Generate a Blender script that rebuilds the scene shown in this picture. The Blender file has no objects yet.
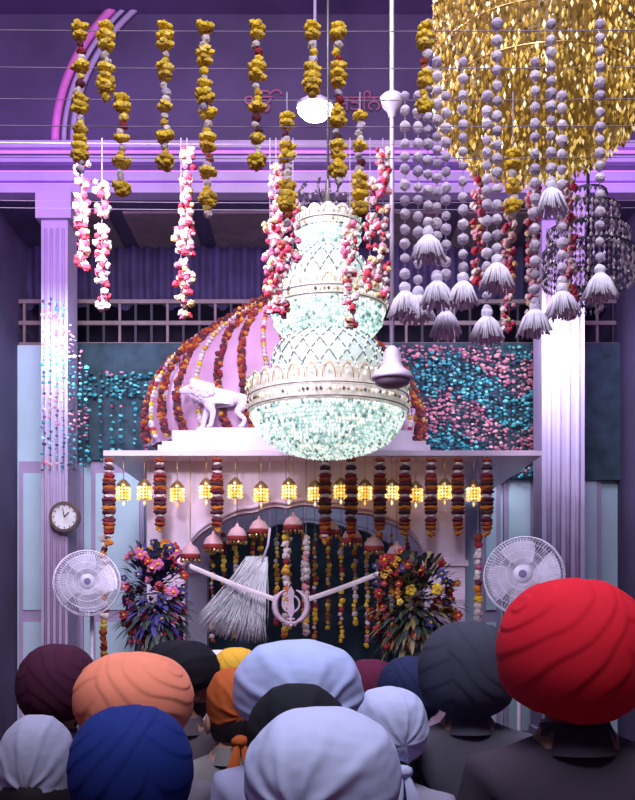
import bpy, math, random
from mathutils import Vector, Matrix, noise as mnoise
random.seed(7)
PI=math.pi
sc=bpy.context.scene
try:
    sc.view_settings.view_transform='Standard'
    sc.view_settings.look='None'
except Exception as e: print(e)
EYE=1.75
# image pixel column c / row r to metric x / z at assumed distance d
def X(c,d): return (c-317.5)*d/1000.0
def Z(r,d): return EYE+(610-r)*d/1000.0

# ---------------- materials
def mat(name,col,rough=.6,metal=0.,emis=None,es=0.,var=.2,scale=6.,bump=0.,island=None,spec=.4):
    m=bpy.data.materials.new(name); m.use_nodes=True
    nt=m.node_tree; b=nt.nodes['Principled BSDF']; L=nt.links
    b.inputs['Roughness'].default_value=rough; b.inputs['Metallic'].default_value=metal
    b.inputs['Specular IOR Level'].default_value=spec
    if island:
        g=nt.nodes.new('ShaderNodeNewGeometry'); r=nt.nodes.new('ShaderNodeValToRGB')
        r.color_ramp.interpolation='CONSTANT'
        n=len(island)
        while len(r.color_ramp.elements)<n: r.color_ramp.elements.new(.5)
        for i,c in enumerate(island):
            e=r.color_ramp.elements[i]; e.position=i/n; e.color=(*c,1)
        L.new(g.outputs['Random Per Island'],r.inputs[0]); L.new(r.outputs[0],b.inputs['Base Color'])
        if es>0:
            L.new(r.outputs[0],b.inputs['Emission Color']); b.inputs['Emission Strength'].default_value=es
    else:
        tc=nt.nodes.new('ShaderNodeTexCoord'); no=nt.nodes.new('ShaderNodeTexNoise')
        no.inputs['Scale'].default_value=scale; no.inputs['Detail'].default_value=4
        L.new(tc.outputs['Object'],no.inputs['Vector'])
        r=nt.nodes.new('ShaderNodeValToRGB')
        r.color_ramp.elements[0].position=.3; r.color_ramp.elements[1].position=.7
        r.color_ramp.elements[0].color=(*[c*(1-var) for c in col],1)
        r.color_ramp.elements[1].color=(*[min(1,c*(1+var)) for c in col],1)
        L.new(no.outputs['Fac'],r.inputs[0]); L.new(r.outputs[0],b.inputs['Base Color'])
        if emis:
            b.inputs['Emission Color'].default_value=(*emis,1); b.inputs['Emission Strength'].default_value=es
        if bump:
            bp=nt.nodes.new('ShaderNodeBump'); bp.inputs['Strength'].default_value=bump; bp.inputs['Distance'].default_value=.02
            L.new(no.outputs['Fac'],bp.inputs['Height']); L.new(bp.outputs[0],b.inputs['Normal'])
    return m

# ---------------- mesh builder
def make_ico(level):
    import bmesh
    bm=bmesh.new(); bmesh.ops.create_icosphere(bm,subdivisions=level,radius=1)
    bm.verts.ensure_lookup_table()
    v=[tuple(x.co) for x in bm.verts]; f=[tuple(y.index for y in x.verts) for x in bm.faces]; bm.free(); return v,f
ICO={1:make_ico(1),2:make_ico(2),3:make_ico(3)}
class MB:
    def __init__(s): s.v=[];s.f=[];s.m=[];s.s=[]
    def add(s,v,f,mi=0,sm=False):
        o=len(s.v); s.v.extend(tuple(p) for p in v)
        for i,q in enumerate(f):
            s.f.append(tuple(o+k for k in q)); s.m.append(mi[i] if isinstance(mi,list) else mi); s.s.append(sm)
    def box(s,x0,x1,y0,y1,z0,z1,mi=0):
        v=[(x,y,z) for z in(z0,z1) for y in(y0,y1) for x in(x0,x1)]
        s.add(v,[(0,2,3,1),(4,5,7,6),(0,1,5,4),(2,6,7,3),(0,4,6,2),(1,3,7,5)],mi)
    def lathe(s,prof,cx=0,cy=0,seg=24,mi=0,sy=1.,sm=True):
        v=[];f=[];n=len(prof)
        for r,z in prof:
            for k in range(seg):
                a=2*PI*k/seg; v.append((cx+r*math.cos(a),cy+r*math.sin(a)*sy,z))
        for i in range(n-1):
            for k in range(seg):
                k2=(k+1)%seg; f.append((i*seg+k,i*seg+k2,(i+1)*seg+k2,(i+1)*seg+k))
        s.add(v,f,mi,sm)
    def tube(s,pts,r,seg=6,mi=0,sm=True,closed=False,cap=True):
        pts=[Vector(p) for p in pts]; n=len(pts); rs=r if isinstance(r,(list,tuple)) else [r]*n
        v=[];f=[]
        up=None
        for i,p in enumerate(pts):
            if closed: t=(pts[(i+1)%n]-pts[i-1])
            else: t=(pts[min(i+1,n-1)]-pts[max(i-1,0)])
            if t.length<1e-9: t=Vector((0,0,1))
            t.normalize()
            if up is None:
                up=Vector((0,0,1)) if abs(t.z)<.9 else Vector((0,1,0))
            u=(up-t*up.dot(t))
            if u.length<1e-6: u=t.orthogonal()
            u.normalize(); up=u; w=t.cross(u)
            for k in range(seg):
                a=2*PI*k/seg; v.append(p+(u*math.cos(a)+w*math.sin(a))*rs[i])
        m=n if closed else n-1
        for i in range(m):
            j=(i+1)%n
            for k in range(seg):
                k2=(k+1)%seg; f.append((i*seg+k,i*seg+k2,j*seg+k2,j*seg+k))
        if cap and not closed:
            f.append(tuple(range(seg-1,-1,-1))); f.append(tuple((n-1)*seg+k for k in range(seg)))
        s.add(v,f,mi,sm)
    def blob(s,c,r,mi=0,jit=0.,lv=2,sc=(1,1,1),sm=False):
        V,F=ICO[lv]; o=[]
        for x,y,z in V:
            q=r*(1+random.uniform(-jit,jit)); o.append((c[0]+x*q*sc[0],c[1]+y*q*sc[1],c[2]+z*q*sc[2]))
        s.add(o,F,mi,sm)
    def octa(s,c,r,h,mi=0):
        a=random.random()*PI; v=[(c[0]+r*math.cos(a+k*PI/2),c[1]+r*math.sin(a+k*PI/2),c[2]) for k in range(4)]
        v+=[(c[0],c[1],c[2]+h),(c[0],c[1],c[2]-h)]
        s.add(v,[(0,1,4),(1,2,4),(2,3,4),(3,0,4),(1,0,5),(2,1,5),(3,2,5),(0,3,5)],mi)
    def build(s,name,mats,parent=None,loc=None):
        me=bpy.data.meshes.new(name); me.from_pydata(s.v,[],s.f)
        for m in mats: me.materials.append(m)
        me.polygons.foreach_set('material_index',s.m); me.polygons.foreach_set('use_smooth',s.s); me.update()
        o=bpy.data.objects.new(name,me); sc.collection.objects.link(o)
        if parent: o.parent=parent
        if loc: o.location=loc
        return o
def skin_mesh(nodes,edges,root,sub=2):
    keys=list(nodes); idx={k:i for i,k in enumerate(keys)}
    me=bpy.data.meshes.new('tmp'); me.from_pydata([nodes[k][0] for k in keys],[(idx[a],idx[b]) for a,b in edges],[])
    ob=bpy.data.objects.new('tmp',me); sc.collection.objects.link(ob)
    ob.modifiers.new('Skin','SKIN')
    for i,k in enumerate(keys):
        r=nodes[k][1]; r=r if isinstance(r,tuple) else (r,r)
        me.skin_vertices[0].data[i].radius=r
        me.skin_vertices[0].data[i].use_root=(k==root)
    md=ob.modifiers.new('Sub','SUBSURF'); md.levels=sub; md.render_levels=sub
    dg=bpy.context.evaluated_depsgraph_get(); dg.update()
    ev=ob.evaluated_get(dg); m2=ev.to_mesh()
    v=[tuple(p.co) for p in m2.vertices]; f=[tuple(p.vertices) for p in m2.polygons]
    ev.to_mesh_clear(); bpy.data.objects.remove(ob); bpy.data.meshes.remove(me)
    return v,f

# ---------------- palette
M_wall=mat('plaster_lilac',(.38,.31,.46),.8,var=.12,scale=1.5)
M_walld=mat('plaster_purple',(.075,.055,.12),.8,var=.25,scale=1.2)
M_teal=mat('pale_teal_paint',(.44,.60,.66),.6,var=.12,scale=1.0)
M_dteal=mat('dark_teal_cloth',(.03,.06,.08),.8,var=.4,scale=5)
M_white=mat('lilac_marble',(.76,.66,.80),.35,var=.10,scale=3)
M_marb=mat('white_marble',(.80,.72,.82),.4,var=.06,scale=4)
M_dome=mat('pink_lilac_dome',(.54,.33,.50),.45,var=.15,scale=2)
M_led=mat('violet_led',(.4,.1,.9),.5,emis=(.46,.14,.98),es=1.6)
M_led2=mat('violet_led_soft',(.4,.1,.9),.5,emis=(.46,.22,.92),es=.9)
M_dark=mat('dark_wood',(.02,.018,.03),.6)
M_gold=mat('brass',(.6,.42,.15),.3,.8)
M_metal=mat('painted_metal',(.70,.66,.80),.35,.05)
M_floor=mat('floor_carpet',(.16,.05,.09),.9,scale=12)
M_cur=mat('indigo_valance_cloth',(.04,.03,.085),.8,var=.3,scale=4)
M_tan=mat('tan_board',(.20,.15,.15),.7)
M_yel=mat('marigold_yellow',(.6,.4,.03),.8,island=[(.84,.60,.05),(.88,.68,.12),(.66,.46,.04),(.78,.54,.03),(.58,.38,.05)])
M_wht=mat('white_flowers',(.6,.55,.6),.8,island=[(.70,.62,.62),(.56,.50,.48),(.74,.70,.64)])
M_pnk=mat('pink_flowers',(.6,.2,.3),.8,island=[(.66,.28,.34),(.68,.48,.46),(.5,.04,.07),(.70,.62,.54),(.55,.12,.22),(.62,.46,.2),(.4,.03,.06)])
M_red=mat('red_flowers',(.4,.03,.03),.8,island=[(.24,.02,.03),(.12,.02,.04),(.32,.06,.02),(.08,.025,.035)])
M_org=mat('orange_flowers',(.6,.2,.03),.8,island=[(.54,.19,.02),(.42,.12,.02),(.60,.32,.05)])
M_str=mat('string',(.30,.26,.34),.8)
M_pom=mat('lilac_pompom',(.36,.30,.46),.9,island=[(.62,.56,.66),(.50,.44,.56),(.70,.64,.72)])
M_tas=mat('pale_tassel',(.84,.82,.95),.8,var=.10,scale=30)
M_foil=[mat('foil_teal',(.04,.3,.34),.4,.2,island=[(.03,.25,.29),(.05,.34,.36),(.02,.13,.17),(.10,.42,.43),(.02,.08,.11)]),
        mat('foil_pink',(.5,.12,.2),.45,.1,island=[(.52,.18,.26),(.40,.10,.17),(.58,.28,.30),(.20,.05,.10),(.30,.15,.18)]),
        mat('foil_dark',(.03,.04,.07),.5,.2)]
M_mint=mat('crystal_glow',(.6,.9,.85),.15,es=.74,island=[(.78,.93,.87),(.26,.42,.39),(1.,1.,.98),(.52,.72,.66),(.10,.18,.17),(.92,1.,.96),(.98,.92,.74),(.60,.80,.74),(.85,.97,.93),(.36,.54,.50)])
M_core=mat('chandelier_core',(.3,.38,.36),.3,emis=(.52,.70,.64),es=.62)
M_corel=mat('chandelier_glass',(.30,.36,.34),.3,emis=(.66,.83,.77),es=.60,var=.3,scale=30)
M_band=mat('chandelier_band',(.58,.56,.48),.3,.1,emis=(.74,.75,.64),es=.34,var=.25,scale=25)
M_lat=mat('chandelier_lattice',(.13,.13,.11),.4,.5)
M_bead=mat('band_beads',(.6,.5,.3),.3,es=.45,island=[(.95,.9,.7),(.32,.24,.13),(.66,.55,.38),(.08,.07,.06),(1,1,.93)])
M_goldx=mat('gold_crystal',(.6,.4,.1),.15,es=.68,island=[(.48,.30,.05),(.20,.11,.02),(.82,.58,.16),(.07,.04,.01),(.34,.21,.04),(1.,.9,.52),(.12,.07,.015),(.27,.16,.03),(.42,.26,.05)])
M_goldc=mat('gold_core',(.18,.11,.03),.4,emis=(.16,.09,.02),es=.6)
M_silx=mat('smoky_crystal',(.2,.17,.25),.2,es=.10,island=[(.26,.21,.28),(.08,.06,.10),(.42,.34,.38),(.05,.04,.07)])
M_lamp=mat('lantern_beads',(.9,.6,.15),.4,es=1.25,island=[(1.,.64,.18),(.9,.50,.10),(1.,.84,.45)])
M_bulb=mat('lamp_bulb',(1,1,1),.3,emis=(1,.93,.98),es=14)

# ---------------- room
def boxobj(name,b,m): 
    o=MB(); o.box(*b); return o.build(name,[m])
WX=3.75; CZ=8.6
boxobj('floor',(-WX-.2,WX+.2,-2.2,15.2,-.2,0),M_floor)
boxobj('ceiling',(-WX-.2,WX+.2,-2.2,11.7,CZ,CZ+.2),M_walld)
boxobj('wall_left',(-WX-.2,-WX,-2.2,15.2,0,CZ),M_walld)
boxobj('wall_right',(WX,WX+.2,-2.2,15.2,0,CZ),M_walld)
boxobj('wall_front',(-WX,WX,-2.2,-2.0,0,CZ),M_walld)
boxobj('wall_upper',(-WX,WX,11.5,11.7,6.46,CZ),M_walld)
o=MB(); o.box(-WX,WX,12.5,12.7,0,5.06)
for c0,c1 in((20,56),(62,84),(92,145),(480,500),(503,534),(545,600)):
    x0,x1=X(c0,12.5),X(c1,12.5)
    o.box(x0,x1,12.45,12.5,.1,3.6,1); o.box(x0+.06,x1-.06,12.43,12.45,.25,1.6,0); o.box(x0+.06,x1-.06,12.43,12.45,1.75,3.45,0)
o.build('wall_back',[M_teal,M_wall])
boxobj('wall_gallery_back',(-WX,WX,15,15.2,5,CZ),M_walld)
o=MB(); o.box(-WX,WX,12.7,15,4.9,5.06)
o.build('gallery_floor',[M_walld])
o=MB(); o.box(-WX,WX,11.7,15,6.46,6.6,0)
for i in range(7):
    x=-3.3+i*1.0; o.box(x,x+.8,11.8,14.8,6.43,6.46,1)
o.build('gallery_ceiling',[M_walld,M_tan])
o=MB(); 
o.box(-WX,WX,11.28,11.5,6.46,6.56,0)
o.box(-WX,WX,11.34,11.5,6.62,6.72,0)
o.box(-WX,WX,11.40,11.5,6.86,6.93,0)
o.box(-WX,WX,11.30,11.5,6.98,7.06,0)
o.build('trim_1',[M_wall])
o=MB(); o.box(-WX,WX,11.36,11.39,6.565,6.60,0); o.box(-WX,WX,11.40,11.43,6.73,6.76,0); o.box(-WX,WX,11.36,11.39,6.945,6.972,1)
o.build('violet_led_strip',[M_led,M_led2])
o=MB()
for R,rad,mi in((2.80,.05,0),(2.70,.03,1),(2.60,.035,1)):
    pts=[(-.2+R*math.cos(a),11.44,7.1+ R*.85*math.sin(a)) for a in [PI*k/60 for k in range(61)]]
    o.tube(pts,rad,6,mi)
o.build('trim_2',[mat('arch_pink',(.5,.14,.40),.5,emis=(.5,.08,.4),es=.2),M_wall])
def pillar(c0,c1,z1=6.46):
    o=MB(); x0,x1=X(c0,11.5),X(c1,11.5); y0=11.3
    o.box(x0,x1,y0,11.75,0,z1,0)
    n=4; w=(x1-x0)/(n*2+1)
    for i in range(n): o.tube([(x0+w*(1.5+2*i),y0,.5),(x0+w*(1.5+2*i),y0,z1-.4)],w*.55,8,0)
    o.box(x0-.05,x1+.05,y0-.06,11.78,z1-.3,z1,0); o.box(x0-.05,x1+.05,y0-.06,11.78,0,.4,0)
    o.build('pillar',[M_wall])
pillar(538,580); pillar(46,72)
o=MB(); y=12.55
for z in (5.06,5.33,5.6): o.box(-WX,WX,y,y+.06,z,z+.05,0)
for i in range(38):
    x=-3.7+i*.2; o.box(x,x+.03,y+.01,y+.05,5.06,5.65,1 if i%3 else 0)
o.build('gallery_railing',[M_tan,M_dark])
o=MB(); v=[];f=[];n=240
for i in range(n+1):
    x=-WX+2*WX*i/n; yy=12.9+.05*math.sin(i*1.1); sag=.10*abs(math.sin(i*PI/20))
    v+=[(x,yy,6.44),(x,yy-.03,6.0),(x,yy+.02,5.62+sag)]
for i in range(n):
    a=i*3; f+=[(a,a+3,a+4,a+1),(a+1,a+4,a+5,a+2)]
o.add(v,f,0,True); o.build('window_valance',[M_cur])
M_let=mat('lettering',(.30,.10,.18),.6)
def text(s,c,r,size):
    cu=bpy.data.curves.new('wall_lettering','FONT'); cu.body=s; cu.size=size; cu.extrude=.01; cu.align_x='CENTER'
    t=bpy.data.objects.new('wall_lettering',cu); sc.collection.objects.link(t)
    t.location=(X(c,11.46),11.47,Z(r,11.46)); t.rotation_euler=(PI/2,0,0)
    cu.materials.append(M_let)
text('\u0a74',262,112,.30); text('\u0a38\u0a24\u0a3f\u0a28\u0a3e\u0a2e',368,110,.25)

# ---------------- palki
D=10.
o=MB()
x0,x1=X(147,D),X(465,D); a0,a1=X(185,D),X(425,D); zt=3.24
zs=Z(560,D); zp=Z(508,D)
cxa=(a0+a1)/2; ha=(a1-a0)/2
def front(y0,y1):
    n=40; v=[];f=[]
    for i in range(n+1):
        t=-1+2*i/n; x=cxa+ha*t
        ze=zs+(zp-zs)*(math.sqrt(max(0,1-t*t))) + .035*abs(math.cos(t*PI*3.5))*(1-t*t)
        v+=[(x,y0,ze),(x,y0,zt),(x,y1,ze),(x,y1,zt)]
    for i in range(n):
        a=i*4; f+=[(a,a+4,a+5,a+1),(a+2,a+3,a+7,a+6),(a,a+2,a+6,a+4),(a+1,a+5,a+7,a+3)]
    o.add(v,f,0)
    o.tube([(cxa+ha*(-1+2*i/40),y0-.01,zs+(zp-zs)*math.sqrt(max(0,1-(-1+2*i/40)**2))+.05+.035*abs(math.cos((-1+2*i/40)*PI*3.5))*(1-(-1+2*i/40)**2)) for i in range(41)],.022,6,0)
front(D,D+.2); front(12.0,12.2)
for (c0,c1) in((x0,a0),(a1,x1)):
    for yy in(D,12.0): o.box(c0,c1,yy,yy+.22,0,zt,0); o.box(c0-.04,c1+.04,yy-.04,yy+.26,0,.3,0); o.box(c0-.03,c1+.03,yy-.03,yy+.25,zs-.06,zs,0)
o.box(X(105,9.7),X(540,9.7),9.62,12.3,3.235,3.285,0)
o.box(X(158,D),X(430,D),9.98,12.2,3.285,3.40,0)
o.box(X(162,D),X(426,D),10.0,12.2,3.40,3.44,0)
o.box(X(172,D),X(412,D),10.02,12.15,3.44,3.55,0)
o.box(x0+.05,x1-.05,12.2,12.25,0,3.2,1)
o.box(x0+.1,x1-.1,10.9,12.0,0,1.1,1)
o.build('palki_canopy',[M_white,M_dteal])
dcx,dcy=X(283,11)+0,11.1; dr=1.42; dh=1.62; dz=3.55
prof=[(1,0),(1.03,.12),(1.02,.25),(.97,.4),(.87,.55),(.72,.69),(.52,.82),(.33,.92),(.16,1.02),(.06,1.12),(.03,1.2),(.0,1.25)]
def dprof(t):
    t=max(0,min(len(prof)-1.001,t)); i=int(t); u=t-i
    return prof[i][0]*(1-u)+prof[i+1][0]*u, prof[i][1]*(1-u)+prof[i+1][1]*u
o=MB(); seg=96; v=[];f=[];N=45
for j in range(N+1):
    r,z=dprof(11*j/N)
    for k in range(seg):
        a=2*PI*k/seg; q=r*(1+.025*abs(math.sin(a*12)))
        v.append((dcx+dr*q*math.cos(a),dcy+dr*.64*q*math.sin(a),dz+dh*z))
for j in range(N):
    for k in range(seg):
        k2=(k+1)%seg; f.append((j*seg+k,j*seg+k2,(j+1)*seg+k2,(j+1)*seg+k))
o.add(v,f,0,True)
o.lathe([(.03,dz+dh*1.2),(.09,dz+dh*1.22),(.03,dz+dh*1.27),(.06,dz+dh*1.3),(.01,dz+dh*1.38)],dcx,dcy,12,1)
o.build('palki_dome',[M_dome,M_gold])
o=MB()
NR=34
for k in range(NR):
    a=2*PI*(k+.5)/NR
    if math.sin(a)>.35: continue
    tw=.6
    n=46
    for j in range(n):
        t=.3+j/n*8.6; r,z=dprof(t)
        aa=a-tw*(j/n)**1.2*.6
        rr=r*1.055
        p=(dcx+dr*rr*math.cos(aa),dcy+dr*.64*rr*math.sin(aa),dz+dh*z)
        s=.058*(1-.3*j/n)
        if k%3!=1:
            for q in range(3):
                o.blob((p[0]+random.uniform(-.025,.025),p[1]+random.uniform(-.02,.01),p[2]+random.uniform(-.02,.02)),s*.62,0 if (j+q)%6 else 4,.25,1)
        else: o.blob(p,s*.55,[1,2,3,1][j%4],.2,1)
o.build('dome_flower_garlands',[M_red,M_wht,M_yel,M_pnk,M_org])

def lion():
    nd={ 'rump':((.30,0,.36),.085),'loin':((.18,0,.37),.078),'rib':((.04,0,.36),.10),'chest':((-.10,0,.37),.115),
     'neck':((-.20,0,.44),.095),'skull':((-.29,0,.48),.072),'muz':((-.37,0,.455),.042),'nose':((-.41,0,.45),.03),
     't1':((.37,0,.36),.028),'t2':((.43,0,.26),.018),'t3':((.46,0,.16),.016),'t4':((.50,0,.12),.026)}
    ed=[('rump','loin'),('loin','rib'),('rib','chest'),('chest','neck'),('neck','skull'),('skull','muz'),('muz','nose'),('rump','t1'),('t1','t2'),('t2','t3'),('t3','t4')]
    for s,y in(('L',.07),('R',-.07)):
        off=.06 if s=='L' else -.03
        nd['sh'+s]=((-.10,y,.28),.05); nd['el'+s]=((-.08-off,y,.19),.036); nd['wr'+s]=((-.10-off,y,.09),.026); nd['pw'+s]=((-.11-off,y,.03),.028); nd['tp'+s]=((-.155-off,y,.02),.024)
        ed+=[('chest','sh'+s),('sh'+s,'el'+s),('el'+s,'wr'+s),('wr'+s,'pw'+s),('pw'+s,'tp'+s)]
        nd['th'+s]=((.27+off*.5,y,.28),.06); nd['kn'+s]=((.21+off,y,.19),.042); nd['hk'+s]=((.30+off,y,.11),.025); nd['hp'+s]=((.27+off,y,.03),.027); nd['ht'+s]=((.225+off,y,.02),.024)
        ed+=[('rump','th'+s),('th'+s,'kn'+s),('kn'+s,'hk'+s),('hk'+s,'hp'+s),('hp'+s,'ht'+s)]
    v,f=skin_mesh(nd,ed,'rib',2)
    o=MB(); o.add(v,f,0,True)
    for i in range(110):
        a=random.uniform(0,2*PI); t=random.random()
        c=Vector((-.29+.2*t,0,.49-.1*t)); rr=.082+.04*t
        p=c+Vector((.02,math.cos(a)*rr,math.sin(a)*rr))
        o.blob(p,.03,0,.1,2,(1.3,.8,1.1),True)
    for y in(-.05,.05):
        o.blob((-.275,y,.555),.022,0,0,2,(.6,.8,1.1),True); o.blob((-.345,y*.55,.485),.008,1,0,1)
    o.blob((-.435,0,.462),.012,1,0,1)
    o.box(-.22,.40,-.10,.10,-.03,.005,0)
    return o.build('lion_statue',[M_marb,M_dark])
L=lion(); L.location=(X(219,10.13),10.13,3.58); L.scale=(1.0,.75,.86)

# ---------------- main chandelier
D=8.5; s=D/1000
cx,cy=X(328,D),D
def zz(r): return Z(r,D)
o=MB()
def surf(prof,mi,seg=72,k=1.): o.lathe([(r*s*k,zz(z)) for r,z in prof],cx,cy,seg,mi)
def beads(prof,step=3.4,mi=1,size=1.7,el=1.25):
    pts=[prof[0]]
    for (r0,z0),(r1,z1) in zip(prof,prof[1:]):
        d=math.hypot(r1-r0,z1-z0); n=max(1,int(d/step))
        for i in range(1,n+1): pts.append((r0+(r1-r0)*i/n,z0+(z1-z0)*i/n))
    for j,(r,z) in enumerate(pts):
        n=max(1,int(2*PI*r/step))
        for k in range(n):
            a=2*PI*(k+.5*(j%2)+random.uniform(-.2,.2))/n; sz=size*random.uniform(.7,1.25)
            o.octa((cx+r*s*math.cos(a),cy+r*s*math.sin(a),zz(z+random.uniform(-.7,.7))),sz*s,sz*el*s,mi)
def ring(r,z,step,size,mi):
    n=int(2*PI*r/step)
    for k in range(n):
        a=2*PI*k/n; o.octa((cx+r*s*math.cos(a),cy+r*s*math.sin(a),zz(z)),size*s,size*1.2*s,mi)
b1=[(3,457),(25,455),(46,449),(62,440),(72,428),(77,416)]
surf(b1,0,72,.97); beads(b1)
def band(r,ztop,zbot,nsc):
    seg=nsc*8; v=[];f=[]
    lev=[(.98,zbot),(1.03,zbot-(zbot-ztop)*.25),(1.0,zbot-(zbot-ztop)*.6),(1.05,ztop)]
    for li,(kr,z) in enumerate(lev):
        for k in range(seg):
            a=2*PI*k/seg; w=abs(math.sin(a*nsc/2))
            dz=(4.5*w if li==3 else (-2.5*w if li==0 else 0)); rr=r*kr*(1+(.02*w if li in(1,3) else 0))
            v.append((cx+rr*s*math.cos(a),cy+rr*s*math.sin(a),zz(z-dz)))
    for j in range(3):
        for k in range(seg):
            k2=(k+1)%seg; f.append((j*seg+k,j*seg+k2,(j+1)*seg+k2,(j+1)*seg+k))
    o.add(v,f,2,True)
    h=zbot-ztop
    def rail(kr,z,rad,mi): o.tube([(cx+r*kr*s*math.cos(2*PI*k/64),cy+r*kr*s*math.sin(2*PI*k/64),zz(z)) for k in range(64)],rad*s,5,mi,closed=True)
    rail(1.045,zbot-h*.12,.6,3); rail(1.045,zbot-h*.52,.6,3)
    ring(r*1.055,zbot-h*.32,4.2,1.9,4); ring(r*1.05,ztop+1,5,1.4,1)
    for k in range(nsc):
        a0_=2*PI*(k+.5)/nsc
        pts=[]
        for q in range(9):
            t=PI*q/8; aa=a0_+ .36*2*PI/nsc*math.cos(t); zq=ztop+h*.36-h*.42*math.sin(t)
            pts.append((cx+r*1.06*s*math.cos(aa),cy+r*1.06*s*math.sin(aa),zz(zq)))
        o.tube(pts,.45*s,4,6)
        o.octa((cx+r*1.065*s*math.cos(a0_),cy+r*1.065*s*math.sin(a0_),zz(ztop+h*.2)),1.6*s,2.6*s,1)
    ring(r*1.0,zbot+1,4,2,1)
band(77,384,416,30); 
surf([(79,388),(56,380)],2)
bulb1=[(48,386),(54,374),(56,362),(52,350),(44,341),(36,334)]
def lattice(prof,n,turn):
    surf(prof,5)
    P=[]
    for (r0,z0),(r1,z1) in zip(prof,prof[1:]):
        for i in range(4): P.append((r0+(r1-r0)*i/4,z0+(z1-z0)*i/4))
    P.append(prof[-1])
    for sg in(1,-1):
        for k in range(n):
            pts=[]
            for i,(r,z) in enumerate(P):
                a=2*PI*k/n+sg*turn*i/len(P)
                pts.append((cx+r*1.015*s*math.cos(a),cy+r*1.015*s*math.sin(a),zz(z)))
            o.tube(pts,.6*s,4,3)
            for q in pts[::2]:
                o.octa(q,1.3*s,1.8*s,1)
lattice(bulb1,20,.85)
b2=[(36,340),(46,334),(53,325),(56,313)]
surf(b2,0,72,.96); beads(b2); band(56,293,313,22); surf([(57,296),(38,290)],2)
bulb2=[(34,296),(40,284),(41,274),(36,263),(30,256),(25,249)]
lattice(bulb2,16,.85)
b3=[(24,252),(29,247),(32,240),(32,234)]
surf(b3,0,72,.96); beads(b3,3.2); band(31,219,236,14)
surf([(31,222),(12,214),(6,205),(3,190),(2,180)],3,24)
for k in range(10):
    a=2*PI*k/10
    pts=[]
    for i in range(13):
        t=i/12; rr=8+24*math.sin(t*PI*.75); z=222-34*t-5*math.sin(t*PI)
        pts.append((cx+rr*s*math.cos(a),cy+rr*s*math.sin(a),zz(z)))
        if i%2: o.octa((pts[-1][0],pts[-1][1],pts[-1][2]-2*s),2*s,3*s,7)
    o.tube(pts,.9*s,5,3)
for i in range(9):
    ring(24,200+i*.5,7,1.8,7)
o.tube([(cx,cy,zz(190)),(cx,cy,CZ)],.012,6,3)
o.lathe([(.0,CZ-.12),(.08,CZ-.1),(.12,CZ)],cx,cy,16,3)
o.build('crystal_chandelier',[M_core,M_mint,M_band,M_lat,M_bead,M_corel,M_gold,M_silx])

# ---------------- gold chandelier
D=5.45; s=D/1000; gx,gy=X(538,D),D
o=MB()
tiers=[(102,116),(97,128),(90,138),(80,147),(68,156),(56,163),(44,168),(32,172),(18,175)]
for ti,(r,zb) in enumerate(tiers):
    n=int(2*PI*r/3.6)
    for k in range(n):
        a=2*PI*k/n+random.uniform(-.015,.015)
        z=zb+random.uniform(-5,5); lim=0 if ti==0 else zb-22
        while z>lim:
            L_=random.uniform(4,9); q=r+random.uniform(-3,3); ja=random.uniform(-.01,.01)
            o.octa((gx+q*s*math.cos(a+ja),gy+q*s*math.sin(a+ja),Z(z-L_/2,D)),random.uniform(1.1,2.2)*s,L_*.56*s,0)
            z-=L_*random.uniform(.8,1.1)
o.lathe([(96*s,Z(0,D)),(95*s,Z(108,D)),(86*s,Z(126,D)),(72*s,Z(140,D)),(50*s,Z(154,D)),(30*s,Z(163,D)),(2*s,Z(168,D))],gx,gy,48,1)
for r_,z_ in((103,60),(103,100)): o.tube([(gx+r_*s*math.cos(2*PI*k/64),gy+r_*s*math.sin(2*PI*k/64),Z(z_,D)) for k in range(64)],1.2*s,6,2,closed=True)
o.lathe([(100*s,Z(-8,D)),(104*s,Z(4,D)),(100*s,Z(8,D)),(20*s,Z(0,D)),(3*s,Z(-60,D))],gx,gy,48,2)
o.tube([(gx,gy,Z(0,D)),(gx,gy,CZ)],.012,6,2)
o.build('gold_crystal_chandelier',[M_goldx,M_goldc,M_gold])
D=7.; s=D/1000; gx,gy=X(588,D),D
o=MB()
for r,z0,z1 in((18,195,215),(30,212,240),(40,235,262),(44,255,285),(30,280,300),(14,295,310)):
    n=int(2*PI*r/5)
    for k in range(n):
        a=2*PI*k/n; z=z0
        while z<z1:
            o.octa((gx+r*s*math.cos(a),gy+r*s*math.sin(a),Z(z,D)),1.8*s,3.6*s,0); z+=7
    o.lathe([(r*s,Z(z0-1,D)),(r*1.03*s,Z(z0-3,D)),(r*.97*s,Z(z0-4,D))],gx,gy,32,1)
o.tube([(gx,gy,Z(308,D)),(gx,gy,CZ)],.012,6,1)
o.build('smoky_crystal_chandelier',[M_silx,M_dark])
D=10.2; o=MB(); lx=X(315,D); lz=Z(110,D)
o.lathe([(.0,lz-.09),(.12,lz-.075),(.175,lz-.02),(.18,lz+.02),(.13,lz+.06)],lx,D,24,0)
o.lathe([(.185,lz+.02),(.19,lz+.05),(.08,lz+.13),(.02,lz+.2),(.012,CZ)],lx,D,24,1)
o.build('pendant_lamp',[M_bulb,M_metal])

# ---------------- long-rod ceiling fan: motor bell and rod, blades left off
D=6.7; o=MB(); fx=X(392,D)
o.tube([(fx,D,Z(352,D)),(fx,D,CZ)],.015,8,0)
def pr(l): return [(r*D/1000,Z(z,D)) for r,z in l]
o.lathe(pr([(3,118),(5,112),(10,106),(12,98),(9,95),(3,94)]),fx,D,20,0)
o.lathe(pr([(3,346),(7,350),(9,356),(10,364),(13,369),(19,373),(21,377),(21,379.5),(18,380)]),fx,D,32,0)
o.lathe(pr([(18,379),(17,384),(9,387.5),(0,388)]),fx,D,32,1)
o.build('bladeless_ceiling_fan',[M_metal,mat('fan_motor_underside',(.26,.22,.28),.4)])

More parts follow.
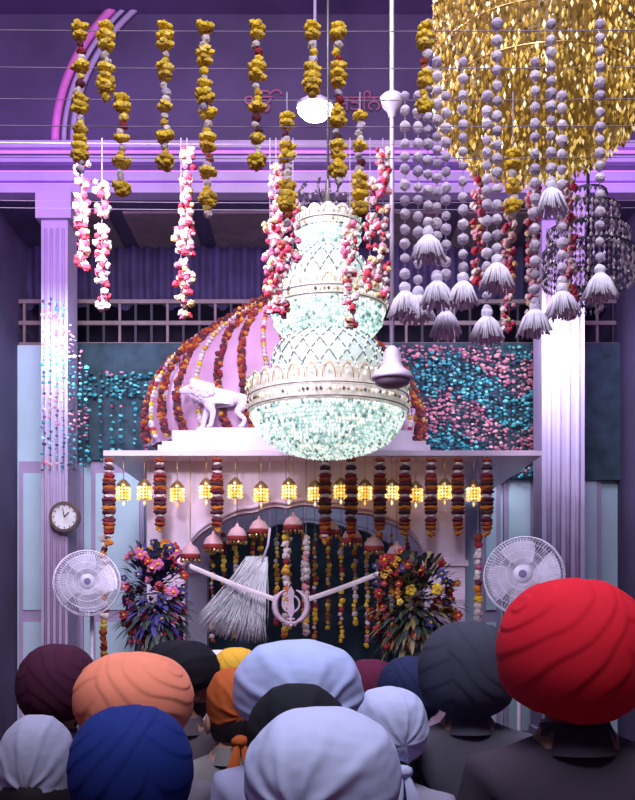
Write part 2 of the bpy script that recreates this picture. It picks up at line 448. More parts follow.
# ---------------- garlands on wires
DA,DB,DC,DE=4.2,4.75,6.2,4.55
WZ={DA:Z(22,DA),DB:Z(92,DB),DC:Z(138,DC)}
WI=WX-.012
def wire(d,z):
    o=MB(); n=24
    o.tube([(-WI+2*WI*i/n,d,z-.04*math.sin(PI*i/n)) for i in range(n+1)],.0022,5,0); return o.build('garland_wire',[M_str])
for d,z in WZ.items(): wire(d,z)
for d,r in((DE,60),(4.4,118),(7.7,205),(4.62,150),(8.0,198)): wire(d,Z(r,d))
GM=[M_yel,M_wht,M_pnk,M_red,M_org,M_pom,M_tas,M_str]
def garland(c,rt,rb,d,style,top=None):
    o=MB(); s=d/1000; x=X(c,d); R=random.uniform
    zt=WZ.get(d,Z(rt,d)) if top is None else top
    o.tube([(x,d,zt),(x,d,Z(rb-4,d))],.0024 if d<8 else .004,5,7)
    r=rt
    def marigold(r,rad,mi,n=11):
        for k in range(n):
            a=k*2.4; q=rad*.62*math.sqrt((k+.5)/n)
            o.blob((x+q*math.cos(a)*s,d+q*math.sin(a)*s,Z(r+R(-.22,.22)*rad,d)),rad*.46*s,mi,.2,1,(1,1,.85))
    if style=='yellow':
        while r<rb-14:
            for q in range(random.choice((1,2,2,3))):
                rad=R(8,10.5); marigold(r+rad*.5,rad,0,16); r+=rad*.95
            r+=2
            for q in range(random.choice((2,3))):
                rad=R(3.4,4.8); o.blob((x+R(-2,2)*s,d,Z(r+rad,d)),rad*s,random.choice((1,1,3,0,5)),.2,2); r+=rad*1.6
        marigold(rb-8,10.5,0,18); marigold(rb-3,9,0,12)
    elif style=='pink':
        while r<rb:
            for k in range(4):
                rad=R(2.4,4.2); o.blob((x+R(-6,6)*s,d+R(-4,4)*s,Z(r+R(-2.5,2.5),d)),rad*s,2 if random.random()<.85 else 1,.25,1)
            r+=4.5 if random.random()<.82 else 11
    elif style=='mix':
        while r<rb:
            rad=R(3,4.6); o.blob((x+R(-1,1)*s,d,Z(r,d)),rad*s,random.choice((0,1,1,2,4,3)),.22,2); r+=rad*1.5
    elif style=='slab':
        j=0
        while r<rb:
            w=5.0+2.1*math.sin(PI*(r-rt)/(rb-rt))
            mi=[3,3,4,3,1][j%5] if (r-rt)>18 else (1 if j%2 else 3)
            if mi==1: w*=.75
            o.blob((x,d,Z(r,d)),w*s,mi,.15,2,(1,1,.5)); r+=4; j+=1
        for k in range(5): o.blob((x+R(-3,3)*s,d,Z(rb+R(0,4),d)),2.6*s,4,.2,1)
    elif style=='fine':
        while r<rb:
            o.blob((x+R(-1,1)*s,d,Z(r,d)),R(2.0,3.3)*s,random.choice((0,2,4,3,1,0)),.25,1); r+=4.4
    elif style=='pom':
        rb2=rb-30
        while r<rb2:
            o.blob((x,d,Z(r,d)),R(4.6,5.8)*s,5,.10,2); r+=R(12,17)
        o.blob((x,d,Z(rb2,d)),6*s,6,.1,2)
        n=44
        for k in range(n):
            a=2*PI*k/n; q=R(.75,1.15)
            o.tube([(x+2.5*s*math.cos(a),d+2.5*s*math.sin(a),Z(rb2+3,d)),(x+9*q*s*math.cos(a),d+9*q*s*math.sin(a),Z(rb2+11,d)),(x+16*q*s*math.cos(a),d+16*q*s*math.sin(a),Z(rb+R(-5,1),d))],[1.2*s,1.7*s,1.1*s],4,6)
    o.build('flower_garland' if style!='pom' else 'pompom_tassel_string',GM)
for c,a,b in((80,22,162),(106,22,92),(165,22,168),(205,22,103),(257,22,168),(312,22,92),(338,22,178),(425,22,112)): garland(c,a,b,DA,'yellow')
for c,a,b in((122,94,195),(208,108,206),(287,112,210),(360,112,214),(513,150,212)): garland(c,a,b,DB,'yellow')
for c,a,b in((82,165,270),(102,185,312),(187,150,322),(181,230,300),(276,165,302),(282,230,315),(270,220,322),(293,200,262),(370,180,290),(383,150,296),(350,225,330),(478,160,285),(509,205,330),(533,165,330),(569,180,320)): garland(c,a,b,DC,'pink')
for c,b,d in((405,318,DB),(418,322,DB),(437,308,DE),(446,338,DB),(463,308,DE),(487,343,DB),(497,290,DA),(535,336,DE),(551,215,DA),(562,318,DB),(428,262,DA),(600,300,DA)):
    garland(c,{DA:24,DB:96,DE:62}[d],b,d,'pom',Z(60,DE) if d==DE else None)

# ---------------- slab lanterns, garlands, bells
D=9.66; s=D/1000; o=MB(); zt=3.235
for c in (123,144,177,206,235,261,289,315,341,365,392,416,445,474):
    x=X(c,D); y=D+.02; j=random.uniform(-2,2)
    o.tube([(x,y,zt),(x,y,Z(482+j,D))],.004,5,1)
    o.lathe([(.0,Z(478+j,D)),(3*s,Z(480+j,D)),(6.5*s,Z(484+j,D)),(7*s,Z(486+j,D))],x,y,12,1)
    for row in range(4):
        for k in range(12):
            a=2*PI*k/12; o.octa((x+6.3*s*math.cos(a),y+6.3*s*math.sin(a),Z(488+j+row*3.4,D)),1.7*s,1.9*s,0)
    o.lathe([(5*s,Z(486+j,D)),(5*s,Z(499+j,D)),(0,Z(500+j,D))],x,y,10,1)
    o.octa((x,y,Z(503+j,D)),1.5*s,3*s,0)
o.build('hanging_lantern_row',[M_lamp,M_gold])
for c,b in((109,540),(160,528),(217,528),(325,538),(351,534),(380,532),(405,530),(431,532),(458,530),(487,532)): garland(c,460,b,9.64,'slab',3.24)
D=9.8; s=D/1000
o=MB()
for c,r in((190,556),(213,546),(237,538),(259,531),(293,527),(330,532),(352,540),(374,548),(397,556)):
    x=X(c,D); y=9.82
    o.tube([(x,y,3.235),(x,y,Z(r-14,D))],.004,5,2)
    o.lathe([(0,Z(r-16,D)),(1.5*s,Z(r-14,D)),(2*s,Z(r-12,D)),(6.5*s,Z(r-9,D)),(9.5*s,Z(r-4,D)),(10*s,Z(r-1,D))],x,y,20,0)
    o.lathe([(10.2*s,Z(r-2,D)),(10*s,Z(r+3,D)),(9*s,Z(r+3,D))],x,y,20,1)
    for k in range(14):
        a=2*PI*k/14; o.octa((x+9.6*s*math.cos(a),y+9.6*s*math.sin(a),Z(r+4.5,D)),1.3*s,2.4*s,2)
o.build('hanging_parasol_row',[mat('parasol_pink',(.62,.42,.45),.5),mat('parasol_red',(.4,.06,.06),.6),M_gold])
for i,c in enumerate(range(212,412,13)):
    garland(c+random.uniform(-3,3),535,632+random.uniform(-12,14),10.7,'fine',3.2)
for c,b in((478,640),(104,660),(286,640),(306,636)): garland(c,538,b,9.85 if c in(286,306) else 9.75,'mix',3.235)

# ---------------- khanda and sashes
D=9.5; o=MB(); s=D/1000*1.12; kx,kz=X(291,D),Z(605,D)
def P(u,w): return (kx+u*s,D,kz-w*s)
def flat(poly,th,mi=0):
    n=len(poly); v=[(kx+u*s,D-th/2,kz-w*s) for u,w in poly]+[(kx+u*s,D+th/2,kz-w*s) for u,w in poly]
    f=[tuple(range(n)),tuple(range(2*n-1,n-1,-1))]+[(i,i+n,(i+1)%n+n,(i+1)%n) for i in range(n)]
    o.add(v,f,mi)
flat([(0,-17),(3,-12),(2.2,-4),(3.4,6),(0,12),(-3.4,6),(-2.2,-4),(-3,-12)],.03)
o.tube([P(0,11),P(0,17)],1.3*s,6,0); o.tube([P(-3.5,12.5),P(3.5,12.5)],1.0*s,6,0); o.blob(P(0,18),1.9*s,0,0,2)
o.tube([P(7.5*math.cos(a),7.5*math.sin(a)-1) for a in [2*PI*k/32 for k in range(32)]],1.1*s,6,0,closed=True)
for sg in(1,-1):
    pts=[];rs=[]
    for i in range(20):
        t=i/19; a=-1.25+t*2.75
        pts.append(P(sg*(14.5*math.cos(a)),15*math.sin(a)+1)); rs.append((.6+2.2*math.sin(min(1,t*1.3)*PI*.75))*s if t<.85 else 1.2*s)
    pts+= [P(-sg*5,17)]; rs+=[1.1*s]
    o.tube(pts,rs,6,0)
    o.tube([P(-sg*6.5,14),P(-sg*3,19)],.9*s,6,0)
o.build('khanda_emblem',[mat('silver_emblem',(.66,.54,.66),.4,.1)])
o=MB()
for sg,(ca,ra),(cb,rb_) in((1,(190,566),(274,599)),(-1,(394,567),(309,599))):
    v=[];f=[];n=20
    for i in range(n+1):
        t=i/n; c=ca+(cb-ca)*t; r=ra+(rb_-ra)*t+1.2*math.sin(PI*t); y=9.74-.21*t
        for k,(dr_,dy) in enumerate(((-2.6,0),(0,-.012),(2.6,0))): v.append((X(c,y),y+dy,Z(r+dr_,y)))
    for i in range(n):
        for k in range(2):
            a=i*3+k; f.append((a,a+3,a+4,a+1))
    o.add(v,f,0,True)
    o.tube([(X(ca,9.74),9.74,Z(ra,9.74)),(X(ca,10.),10.0,Z(ra,10.))],.012,6,0)
o.build('white_sash',[mat('satin_white',(.8,.76,.80),.5)])
o=MB(); D=9.79
for i in range(460):
    t=random.random(); 
    c0,r0=256+random.uniform(-10,12),560+random.uniform(-4,6)
    c1,r1=264-70*t+random.uniform(-4,4),640-14*t*t+random.uniform(-14,4)
    cm,rm=(c0+c1)/2+random.uniform(2,12)*(.3+t),(r0+r1)/2-10*t
    y=D+random.uniform(-.08,.08); pts=[]
    for k in range(6):
        u=k/5; c=(1-u)**2*c0+2*u*(1-u)*cm+u*u*c1; r=(1-u)**2*r0+2*u*(1-u)*rm+u*u*r1
        pts.append((X(c,D),D+(y-D)*u,Z(r,D)))
    o.tube(pts,[.004,.006,.006,.005,.003,.001],3,0)
o.tube([(X(262,D),D,Z(562,D)),(X(268,D),D,Z(545,D)),(X(270,D),D,Z(528,D))],.012,8,1)
o.tube([(X(270,D),D,Z(528,D)),(X(270,D),D,3.235)],.004,5,1)
o.build('chaur_whisk',[mat('white_hair',(.72,.80,.84),.7),M_metal])

# ---------------- flower arrangements
def leaf(o,base,dirv,ln,w,mi):
    d=Vector(dirv).normalized(); side=d.cross(Vector((0,0,1))); 
    if side.length<.1: side=Vector((1,0,0))
    side.normalize(); b=Vector(base); v=[];f=[];n=5
    for i in range(n+1):
        t=i/n; c=b+d*ln*t+Vector((0,0,-ln*.45*t*t)); ww=w*math.sin(PI*min(1,.08+t*.92))
        v+=[c-side*ww,c+Vector((0,0,-.1*ww)),c+side*ww]
    for i in range(n):
        a=i*3; f+=[(a,a+3,a+4,a+1),(a+1,a+4,a+5,a+2)]
    o.add(v,f,mi,True)
def bouquet(c0,c1,r0,r1,d,mats,nl,nf,cols):
    o=MB(); x=X((c0+c1)/2,d); hw=(c1-c0)/2*d/1000; zt=Z(r0,d); zb=Z(r1,d); zc=(zt+zb)/2; hh=(zt-zb)/2
    for i in range(nl):
        a=random.uniform(0,2*PI); e=random.uniform(-1.2,1.3); q=random.uniform(.3,.9)
        b=(x+hw*q*math.cos(a)*math.cos(e)**.6,d+hw*.55*q*math.sin(a)*math.cos(e),zc+hh*q*math.sin(e))
        leaf(o,b,(math.cos(a)*math.cos(e),math.sin(a)*math.cos(e),math.sin(e)+.3),random.uniform(.10,.19),random.uniform(.015,.035),random.choice((0,0,1)))
    for i in range(nf):
        a=random.uniform(0,2*PI); e=random.uniform(-1.3,1.4); q=random.uniform(.7,.98)
        c=Vector((x+hw*q*math.cos(a)*math.cos(e)**.6,d+hw*.55*q*math.sin(a)*math.cos(e),zc+hh*q*math.sin(e)))
        mi=random.choice(cols); R_=random.uniform(.022,.042)
        for k in range(5):
            o.blob(c+Vector((R_*.8*math.cos(k*1.257),-.01,R_*.8*math.sin(k*1.257))),R_*.65,mi,.1,1,(1,.5,1))
        o.blob(c+Vector((0,-.02,0)),R_*.45,5,.1,1)
    o.lathe([(.12,0),(.14,.03),(.05,.08),(.04,zb-.35),(.10,zb-.3),(.15,zb-.1),(.13,zb+.03),(.1,zb+.03)],x,d,20,7)
    o.build('flower_arrangement',mats)
Mlf=mat('leaf_dark',(.035,.06,.05),.6); Mlo=mat('leaf_olive',(.26,.22,.10),.6); Mnv=mat('flower_navy',(.05,.05,.22),.7)
Mmag=mat('flower_pink',(.55,.12,.28),.7); Mrd=mat('flower_red',(.42,.03,.04),.7)
bouquet(120,188,540,652,9.2,[Mlf,Mnv,Mmag,Mrd,M_org,M_yel,M_wht,M_gold],520,110,(1,1,2,2,3,4,2,3))
bouquet(364,464,547,658,9.2,[Mlf,Mlo,Mnv,Mrd,M_org,M_yel,M_wht,M_gold],750,90,(2,3,3,4,5,2,3))

# ---------------- pedestal fans
M_fc=mat('fan_cage',(.70,.72,.82),.4); M_fb=mat('fan_body',(.45,.46,.55),.4); M_fg=mat('fan_badge',(.1,.1,.2),.4); M_fl=mat('fan_blade',(.55,.57,.68),.35)
def fan(c,r,rad,d,yaw,tilt):
    o=MB(); R=rad*d/1000
    T=Matrix.Translation((X(c,d),d,Z(r,d)))@Matrix.Rotation(yaw,4,'Z')@Matrix.Rotation(tilt,4,'X')
    def circ(q,y): return [(q*math.cos(2*PI*k/40),y,q*math.sin(2*PI*k/40)) for k in range(40)]
    for q,y in((1,0),(.97,-.05),(.8,-.085),(.6,-.1),(.4,-.11),(.97,.05),(.7,.09)): o.tube(circ(R*q,y*1.),.006 if q==1 else .003,5,0,closed=True)
    for k in range(72):
        a=2*PI*k/72; ca,sa=math.cos(a),math.sin(a)
        o.tube([(R*.22*ca,-.112,R*.22*sa),(R*.6*ca,-.1,R*.6*sa),(R*.92*ca,-.06,R*.92*sa),(R*ca,0,R*sa),(R*.9*ca,.07,R*.9*sa),(R*.3*ca,.1,R*.3*sa)],.0024,4,0)
    def ylathe(pr_,mi):
        seg=24;v=[];f=[]
        for rr,y in pr_:
            for k in range(seg): v.append((rr*math.cos(2*PI*k/seg),y,rr*math.sin(2*PI*k/seg)))
        for i in range(len(pr_)-1):
            for k in range(seg): f.append((i*seg+k,i*seg+(k+1)%seg,(i+1)*seg+(k+1)%seg,(i+1)*seg+k))
        o.add(v,f,mi,True)
    ylathe([(0,-.122),(R*.2,-.12),(R*.24,-.112),(R*.24,-.105)],1); ylathe([(0,-.124),(R*.1,-.1235)],2)
    ylathe([(0,-.05),(R*.17,-.045),(R*.2,.0),(R*.2,.04),(R*.3,.09),(R*.32,.2),(R*.2,.26),(0,.27)],1)
    for b in range(4):
        v=[];f=[];na,nr=7,6
        for i in range(nr+1):
            q=R*(.16+.74*i/nr)
            for j in range(na+1):
                wdt=(.62+.15*math.sin(PI*i/nr)); a=b*PI/2+(j/na-.5)*wdt*1.6+.25*i/nr
                v.append((q*math.cos(a),.04*(j/na-.5)*1.6,q*math.sin(a)))
        for i in range(nr):
            for j in range(na):
                a=i*(na+1)+j; f.append((a,a+1,a+na+2,a+na+1))
        o.add(v,f,3,True)
    o.v=[tuple(T@Vector(p)) for p in o.v]
    x=X(c,d); yb=d+.2
    o.tube([(x,yb,Z(r,d)),(x,yb,.05)],.02,10,1); o.lathe([(.24,0),(.24,.03),(.05,.06),(.03,.1)],x,yb,24,1)
    o.build('pedestal_fan',[M_fc,M_fb,M_fg,M_fl])
fan(87,583,33,8.8,.25,-.1); fan(524,576,40,8.4,-.3,-.12)
D=11.22; o=MB(); cx_,cz_=X(65,D),Z(517,D); R=.17
for rr,y0,y1,mi in((1,0,-.05,0),(.82,-.02,-.03,1)):
    v=[];f=[];seg=40
    for q,y in((0,y1) if rr<1 else (.82,y1),(rr,y1),(rr,.05)):
        for k in range(seg): v.append((cx_+R*q*math.cos(2*PI*k/seg),D+y,cz_+R*q*math.sin(2*PI*k/seg)))
    for i in range(2):
        for k in range(seg): f.append((i*seg+k,i*seg+(k+1)%seg,(i+1)*seg+(k+1)%seg,(i+1)*seg+k))
    o.add(v,f,mi)
for k in range(12):
    a=k*PI/6; o.tube([(cx_+R*.66*math.cos(a),D-.035,cz_+R*.66*math.sin(a)),(cx_+R*.76*math.cos(a),D-.035,cz_+R*.76*math.sin(a))],.006,4,0)
o.tube([(cx_,D-.04,cz_),(cx_+R*.3,D-.04,cz_+R*.3)],.007,4,0); o.tube([(cx_,D-.04,cz_),(cx_-R*.1,D-.04,cz_+R*.6)],.005,4,0)
o.build('wall_clock',[mat('clock_rim',(.10,.06,.05),.4),mat('clock_face',(.66,.68,.68),.5)])

# ---------------- foil flower curtains
def foil(c0,c1,r0,r1,d,step,vstep,fn,size,drop=None):
    o=MB(); s=d/1000; c=c0
    while c<c1:
        ph=random.uniform(-3,3); sway=random.uniform(-.6,.6)
        ra=r0+(drop(c) if drop else 0)
        o.tube([(X(c,d),d,Z(r0-2 if not drop else ra,d)),(X(c+sway,d),d,Z(r1,d))],.003,4,2)
        r=ra+random.uniform(0,vstep)
        while r<r1:
            mi=fn(c+ph,r+ph*2)
            if mi is not None:
                o.blob((X(c+random.uniform(-1.2,1.2),d),d-random.uniform(0,.05),Z(r+random.uniform(-1,1),d)),random.uniform(.6,1.15)*size*s,mi,.4,1,(1.1,.5,.85))
            r+=vstep*random.uniform(.7,1.3)
        c+=step*random.uniform(.7,1.3)
    return o.build('foil_flower_curtain',M_foil)
def wav(c,r):
    q=random.random()
    if q<.12: return 2
    if q<.18: return None
    w=math.sin(r*.085+1.3*math.sin(c*.045)+.8*math.sin(c*.021)+random.uniform(-.3,.3))
    return 0 if w>-.05 else 1
foil(398,536,346,478,12.3,4.2,3.8,wav,2.2)
foil(44,88,300,470,11.22,6.,5.,wav,1.9,drop=lambda c:max(0,(c-62)*2.6))
foil(86,190,372,398,12.35,5.,4.4,wav,2.2)
foil(88,150,398,462,12.3,11,7,lambda c,r:0 if random.random()<.8 else 1,2.4)
o=MB(); o.box(X(78,12.42),X(200,12.42),12.40,12.42,Z(460,12.4),5.06); o.box(X(390,12.4),X(640,12.4),12.38,12.42,Z(480,12.4),5.06)
o.build('backing_drape',[M_dteal])

# ---------------- crowd
def body_template():
    nd={'pel':((0,0,.95),.125),'wai':((0,0,1.09),.115),'che':((0,0,1.27),.13),'uch':((0,-.01,1.38),.105),'nb':((0,-.01,1.47),.062),'nk':((0,.0,1.54),.053),'nh':((0,.01,1.60),.05)}
    ed=[('pel','wai'),('wai','che'),('che','uch'),('uch','nb'),('nb','nk'),('nk','nh')]
    for s,g in(('L',-1),('R',1)):
        nd['sh'+s]=((g*.165,-.01,1.395),.062); nd['el'+s]=((g*.215,-.03,1.12),.045); nd['wr'+s]=((g*.22,.05,.90),.028); nd['pa'+s]=((g*.22,.065,.83),.03)
        ed+=[('uch','sh'+s),('sh'+s,'el'+s),('el'+s,'wr'+s),('wr'+s,'pa'+s)]
        for i,(dy,ln) in enumerate(((-.028,.055),(-.01,.07),(.01,.075),(.028,.065))):
            a='f%d%s'%(i,s)
            nd[a+'a']=((g*.22,.068+dy,.785),.0095); nd[a+'b']=((g*.218,.072+dy,.785-ln*.5),.0085); nd[a+'c']=((g*.212,.08+dy,.785-ln),.007)
            ed+=[('pa'+s,a+'a'),(a+'a',a+'b'),(a+'b',a+'c')]
        nd['t1'+s]=((g*.20,.105,.83),.011); nd['t2'+s]=((g*.195,.12,.79),.009); ed+=[('pa'+s,'t1'+s),('t1'+s,'t2'+s)]
        nd['hi'+s]=((g*.09,0,.86),.085); nd['kn'+s]=((g*.10,.01,.48),.058); nd['an'+s]=((g*.10,-.02,.09),.038); nd['to'+s]=((g*.11,.13,.035),.032)
        ed+=[('pel','hi'+s),('hi'+s,'kn'+s),('kn'+s,'an'+s),('an'+s,'to'+s)]
    return skin_mesh(nd,ed,'pel',1)
BV,BF=body_template()
def body_mats():
    out=[]
    for f in BF:
        c=[sum(BV[i][k] for i in f)/len(f) for k in range(3)]
        if c[2]>1.475 and abs(c[0])<.1: out.append(0)
        elif abs(c[0])>.17 and c[2]<.89 and c[2]>.6: out.append(0)
        elif c[2]<.07: out.append(0)
        elif c[2]<.7: out.append(2)
        else: out.append(1)
    return out
BM=body_mats()
def cloth(name,col,rough=.85): 
    return mat(name,col,rough,var=.06,scale=9,bump=.10,spec=.2)
skins=[mat('skin_brown',(.26,.14,.10),.55,var=.08,spec=.3),mat('skin_tan',(.34,.20,.15),.55,var=.08,spec=.3)]
M_hair=mat('black_hair',(.015,.013,.015),.6); M_eye=mat('eye_white',(.7,.7,.7),.3)
M_trs=cloth('trousers_cloth',(.05,.05,.08)); M_lip=mat('lips',(.25,.09,.08),.5)
def person(c,rtop,wpx,d,col,shirt,kind='turban',yaw=0,beard=True,ht=.235,tilt=1,wm=None):
    T=Z(rtop,d); w=wm or wpx*d/1000; S=T/1.76; x=X(c,d)
    o=MB()
    o.add([(a*S,b*S,z*S) for a,b,z in BV],BF,list(BM),True)
    o.lathe([(.135*S,1.12*S),(.155*S,.98*S),(.17*S,.8*S),(.19*S,.58*S)],0,0,24,1,.8)
    o.lathe([(.085*S,1.445*S),(.068*S,1.485*S),(.062*S,1.50*S)],0,-.008,20,1)
    hc=Vector((0,.015,T-.155))
    hx,hy,hz=.077,.096,.118
    nu,nv=36,28; v=[];f=[];mi=[]
    for j in range(nv+1):
        la=PI/2-PI*j/nv
        for i in range(nu):
            az=2*PI*i/nu; nx,ny,nz=math.cos(la)*math.sin(az),math.cos(la)*math.cos(az),math.sin(la)
            sx=hx*(1-.28*max(0,-nz)**1.5); sy=hy*(1-.12*max(0,-nz)) 
            px_,py_,pz_=nx*sx,ny*sy,nz*hz
            if ny>0:
                g=lambda u,w_,zc_,zw: math.exp(-((nx-u)/w_)**2-((nz-zc_)/zw)**2)
                py_+=.026*g(0,.16,-.18,.16)+.008*g(0,.3,-.52,.10)+.010*g(0,.3,-.8,.15)-.010*g(.38,.16,.02,.10)-.010*g(-.38,.16,.02,.10)+.005*g(0,.6,.2,.08)
            if beard and nz<-.3 and ny>-.1: px_*=1.12; py_*=1.10; pz_*=1.08
            v.append((px_,py_,pz_))
    for j in range(nv):
        for i in range(nu):
            i2=(i+1)%nu; f.append((j*nu+i,(j+1)*nu+i,(j+1)*nu+i2,j*nu+i2))
            q=v[j*nu+i]
            hairy=(beard and q[2]<-.035 and q[1]>-.01 and not(abs(q[0])<.03 and q[2]>-.07 and q[1]>0)) or (q[1]<-.0 and q[2]>-.055) 
            mi.append(3 if hairy else 0)
    h=MB(); h.add(v,f,mi,True)
    for g in(-1,1):
        h.blob((g*.079,-.005,-.012),.03,0,0,2,(.35,.65,1.05),True); h.blob((g*.084,-.0,-.012),.017,0,0,1,(.4,.6,1.1),True)
        h.blob((g*.03,.084,.004),.011,4,0,2,(1,.7,.8),True); h.blob((g*.03,.0915,.004),.005,3,0,1)
        h.tube([(g*.015,.098,.024),(g*.03,.096,.029),(g*.048,.086,.024)],.004,5,3)
    h.tube([(-.022,.098,-.062),(0,.108,-.059),(.022,.098,-.062)],.005,6,5)
    hh=ht/2; tc=Vector((0,-.012,.155-hh)); nu,nv=180,100; v=[];f=[]
    ax1=Vector((.70*tilt,-.25,.66)).normalized(); ax2=Vector((-.55*tilt,-.1,.80)).normalized()
    kn=Vector((0,-.93,-.36)).normalized(); ka=Vector((1,0,0)); kb=kn.cross(ka)
    seed=random.uniform(0,50)
    def saw(a,n,ph):
        q=(a*n+ph)%1
        return q if q<.85 else (1-q)/.15*.85
    for j in range(nv+1):
        for i in range(nu):
            az=2*PI*i/nu; fr=(1+math.cos(az))/2
            lmin=-(1.05-.95*fr**.8); la=PI/2-(PI/2-lmin)*j/nv
            n=Vector((math.cos(la)*math.sin(az),math.cos(la)*math.cos(az),math.sin(la)))
            wob=.10*mnoise.noise(n*1.3+Vector((seed,0,0)))
            if kind=='turban':
                a1=math.acos(max(-1,min(1,n.dot(ax1))))/PI+wob*.6; a2=math.acos(max(-1,min(1,n.dot(ax2))))/PI+wob*.6
                r1=.020*saw(a1,10,seed); r2=.017*saw(a2,8,seed*.7)
                q=n.x*tilt+.45-1.5*wob; bl=max(0,min(1,q/.12+.5))
                m=1+r1*bl+r2*(1-bl)+.014*bl+.08*wob
            else:
                ph=math.atan2(n.dot(kb),n.dot(ka)); dk=math.acos(max(-1,min(1,n.dot(kn))))
                fade=min(1,dk*2.5)*math.exp(-dk*.45)
                fold=(.5+.5*math.cos(ph*9+18*wob+seed))**3+.7*(.5+.5*math.cos(ph*5-25*wob+seed*2+dk*1.2))**4
                m=1+.15*wob+.045*fold*fade+.006*mnoise.noise(n*6+Vector((0,seed,0)))
            cl=math.cos(la)**.82 if math.cos(la)>0 else 0
            v.append((w/2*cl*math.sin(az)*m,(w/2*1.1)*cl*math.cos(az)*m+tc.y,hh*math.copysign(abs(math.sin(la))**.95,la)*m+tc.z))
    for j in range(nv):
        for i in range(nu):
            i2=(i+1)%nu; f.append((j*nu+i,(j+1)*nu+i,(j+1)*nu+i2,j*nu+i2))
    h.add(v,f,6,True)
    if kind=='scarf':
        h.blob((0,-w*.54,-.055),.022,6,.06,3,(1.2,.8,.8),True)
        for g in(-1,1):
            b=Vector((g*.008,-w*.55,-.06)); v=[];f=[]
            for i in range(8):
                t=i/7; c_=b+Vector((g*.03*t,-.012*math.sin(t*3),-.13*t)); ww=.008+.02*t
                v+=[c_-Vector((ww,0,0)),c_+Vector((0,-.008,0)),c_+Vector((ww,0,0))]
            for i in range(7):
                a=i*3; f+=[(a,a+3,a+4,a+1),(a+1,a+4,a+5,a+2)]
            h.add(v,f,6,True)
    Rz=Matrix.Rotation(yaw,3,'Z')
    off=len(o.v); o.v+=[tuple(Rz@Vector(p)+hc) for p in h.v]; o.f+=[tuple(q+off for q in ff) for ff in h.f]; o.m+=h.m; o.s+=h.s
    ob=o.build('person',[random.choice(skins),cloth('kurta_cloth',shirt),M_trs,M_hair,M_eye,M_lip,cloth('headwear_cloth',col)])
    ob.location=(x,d,0); return ob
person(574,580,150,1.9,(.66,.012,.03),(.05,.04,.06),ht=.28,tilt=-1)
person(467,622,97,2.8,(.05,.055,.085),(.08,.08,.11),ht=.28,tilt=1)
person(133,653,118,2.35,(.88,.29,.17),(.12,.11,.14),ht=.22,tilt=1)
person(131,707,118,1.75,(.008,.025,.17),(.04,.04,.07),ht=.22,tilt=-1,wm=.215)
person(184,640,72,3.2,(.012,.012,.02),(.1,.08,.1),'scarf',-.9,ht=.21)
person(57,645,80,2.95,(.06,.012,.035),(.06,.05,.1),ht=.24)
person(296,640,128,2.35,(.46,.58,.92),(.3,.32,.5),'scarf',.25,False,ht=.23)
person(297,684,95,1.97,(.010,.012,.018),(.2,.2,.25),'scarf',.1,ht=.22,wm=.20)
person(325,708,170,1.62,(.50,.58,.82),(.2,.2,.3),'scarf',-.3,ht=.22,wm=.25)
person(388,687,76,2.65,(.52,.60,.86),(.3,.3,.4),'scarf',.3,False,ht=.21)
person(370,660,62,3.7,(.12,.015,.05),(.2,.1,.15),ht=.22)
person(410,657,66,3.4,(.02,.03,.09),(.1,.1,.2),ht=.23)
person(233,668,56,3.0,(.50,.12,.03),(.2,.2,.2),'scarf',.3,False,ht=.2)
person(236,648,50,4.2,(.85,.50,.05),(.3,.3,.3),ht=.2)
person(216,650,44,4.6,(.7,.7,.8),(.3,.3,.3),'scarf',ht=.2)
person(52,716,110,1.95,(.34,.36,.50),(.05,.05,.08),'scarf',0,False,ht=.2,wm=.15).location.x-=.03
person(330,662,50,4.4,(.3,.32,.5),(.3,.3,.4),ht=.2)

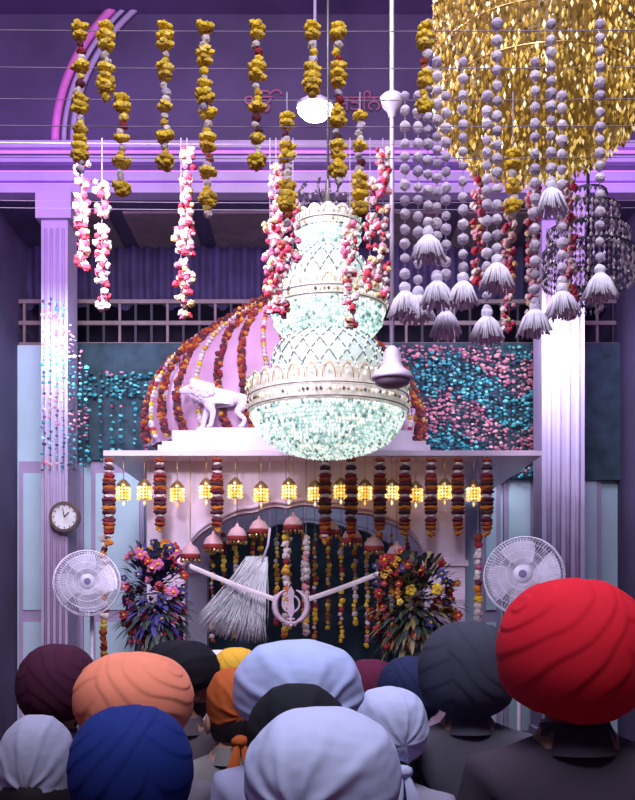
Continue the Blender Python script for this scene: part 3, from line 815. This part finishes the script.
# ---------------- lights
def area(name,loc,tgt,size,power,col):
    l=bpy.data.lights.new(name,'AREA'); l.energy=power; l.color=col; l.size=size
    ob=bpy.data.objects.new(name,l); sc.collection.objects.link(ob); ob.location=loc
    ob.rotation_euler=(Vector(tgt)-Vector(loc)).to_track_quat('-Z','Y').to_euler(); return ob
def point(name,loc,power,col,r=.1):
    l=bpy.data.lights.new(name,'POINT'); l.energy=power; l.color=col; l.shadow_soft_size=r
    ob=bpy.data.objects.new(name,l); sc.collection.objects.link(ob); ob.location=loc
area('ceiling_fill_light',(0,4.5,8.5),(0,5.5,0),3.,320,(.76,.70,1.))  # ambient fill added under the ceiling, out of view, no fixture modelled
area('rear_fill_light',(0,-.5,7.5),(0,6,3.2),2.5,430,(.92,.84,1.))  # unseen fill added behind the viewpoint, facing the hall
area('palki_fill_upper',(-1.5,6.3,6.8),(-.3,10.3,3.2),.8,135,(.98,.70,1.))  # unseen area light added to light the palki from above
area('palki_fill_front',(-1.6,5.2,4.6),(-.1,10.3,2.6),.5,160,(.92,.76,1.))  # fill added to brighten the palki facade, not a lamp of the hall
area('violet_wash_left',(-3.2,9.6,6.2),(-2.6,11.5,7.2),.8,42,(.48,.12,1.))
area('violet_wash_right',(3.2,9.6,6.2),(2.6,11.5,7.0),.8,50,(.60,.24,1.))
area('gallery_light',(0,12.2,6.3),(0,14,5.5),2.,6,(.55,.35,1.))
area('lower_bay_fill_left',(-2.8,10.6,4.9),(-2.7,12.5,2.6),.6,52,(.66,.84,1.))  # added fill that brightens the lower left wall, no lamp there
area('lower_bay_fill_right',(2.5,10.6,4.9),(2.4,12.5,3.0),.6,60,(.74,.80,1.))  # same kind of added fill for the lower right wall
point('palki_inner_light',(0,10.9,2.9),5,(.5,.8,1.))
point('pendant_glow',(lx,10.0,6.45),26,(1,.75,.95))
w=bpy.data.worlds.new('world'); sc.world=w; w.use_nodes=True
w.node_tree.nodes['Background'].inputs[0].default_value=(.12,.09,.22,1); w.node_tree.nodes['Background'].inputs[1].default_value=.6
# ---------------- camera
cam=bpy.data.cameras.new('camera'); co=bpy.data.objects.new('camera',cam); sc.collection.objects.link(co)
co.location=(0,0,EYE); co.rotation_euler=(PI/2,0,0); cam.sensor_fit='AUTO'; cam.sensor_width=36; cam.lens=45; cam.shift_y=210/800
cam.clip_start=.05
sc.camera=co
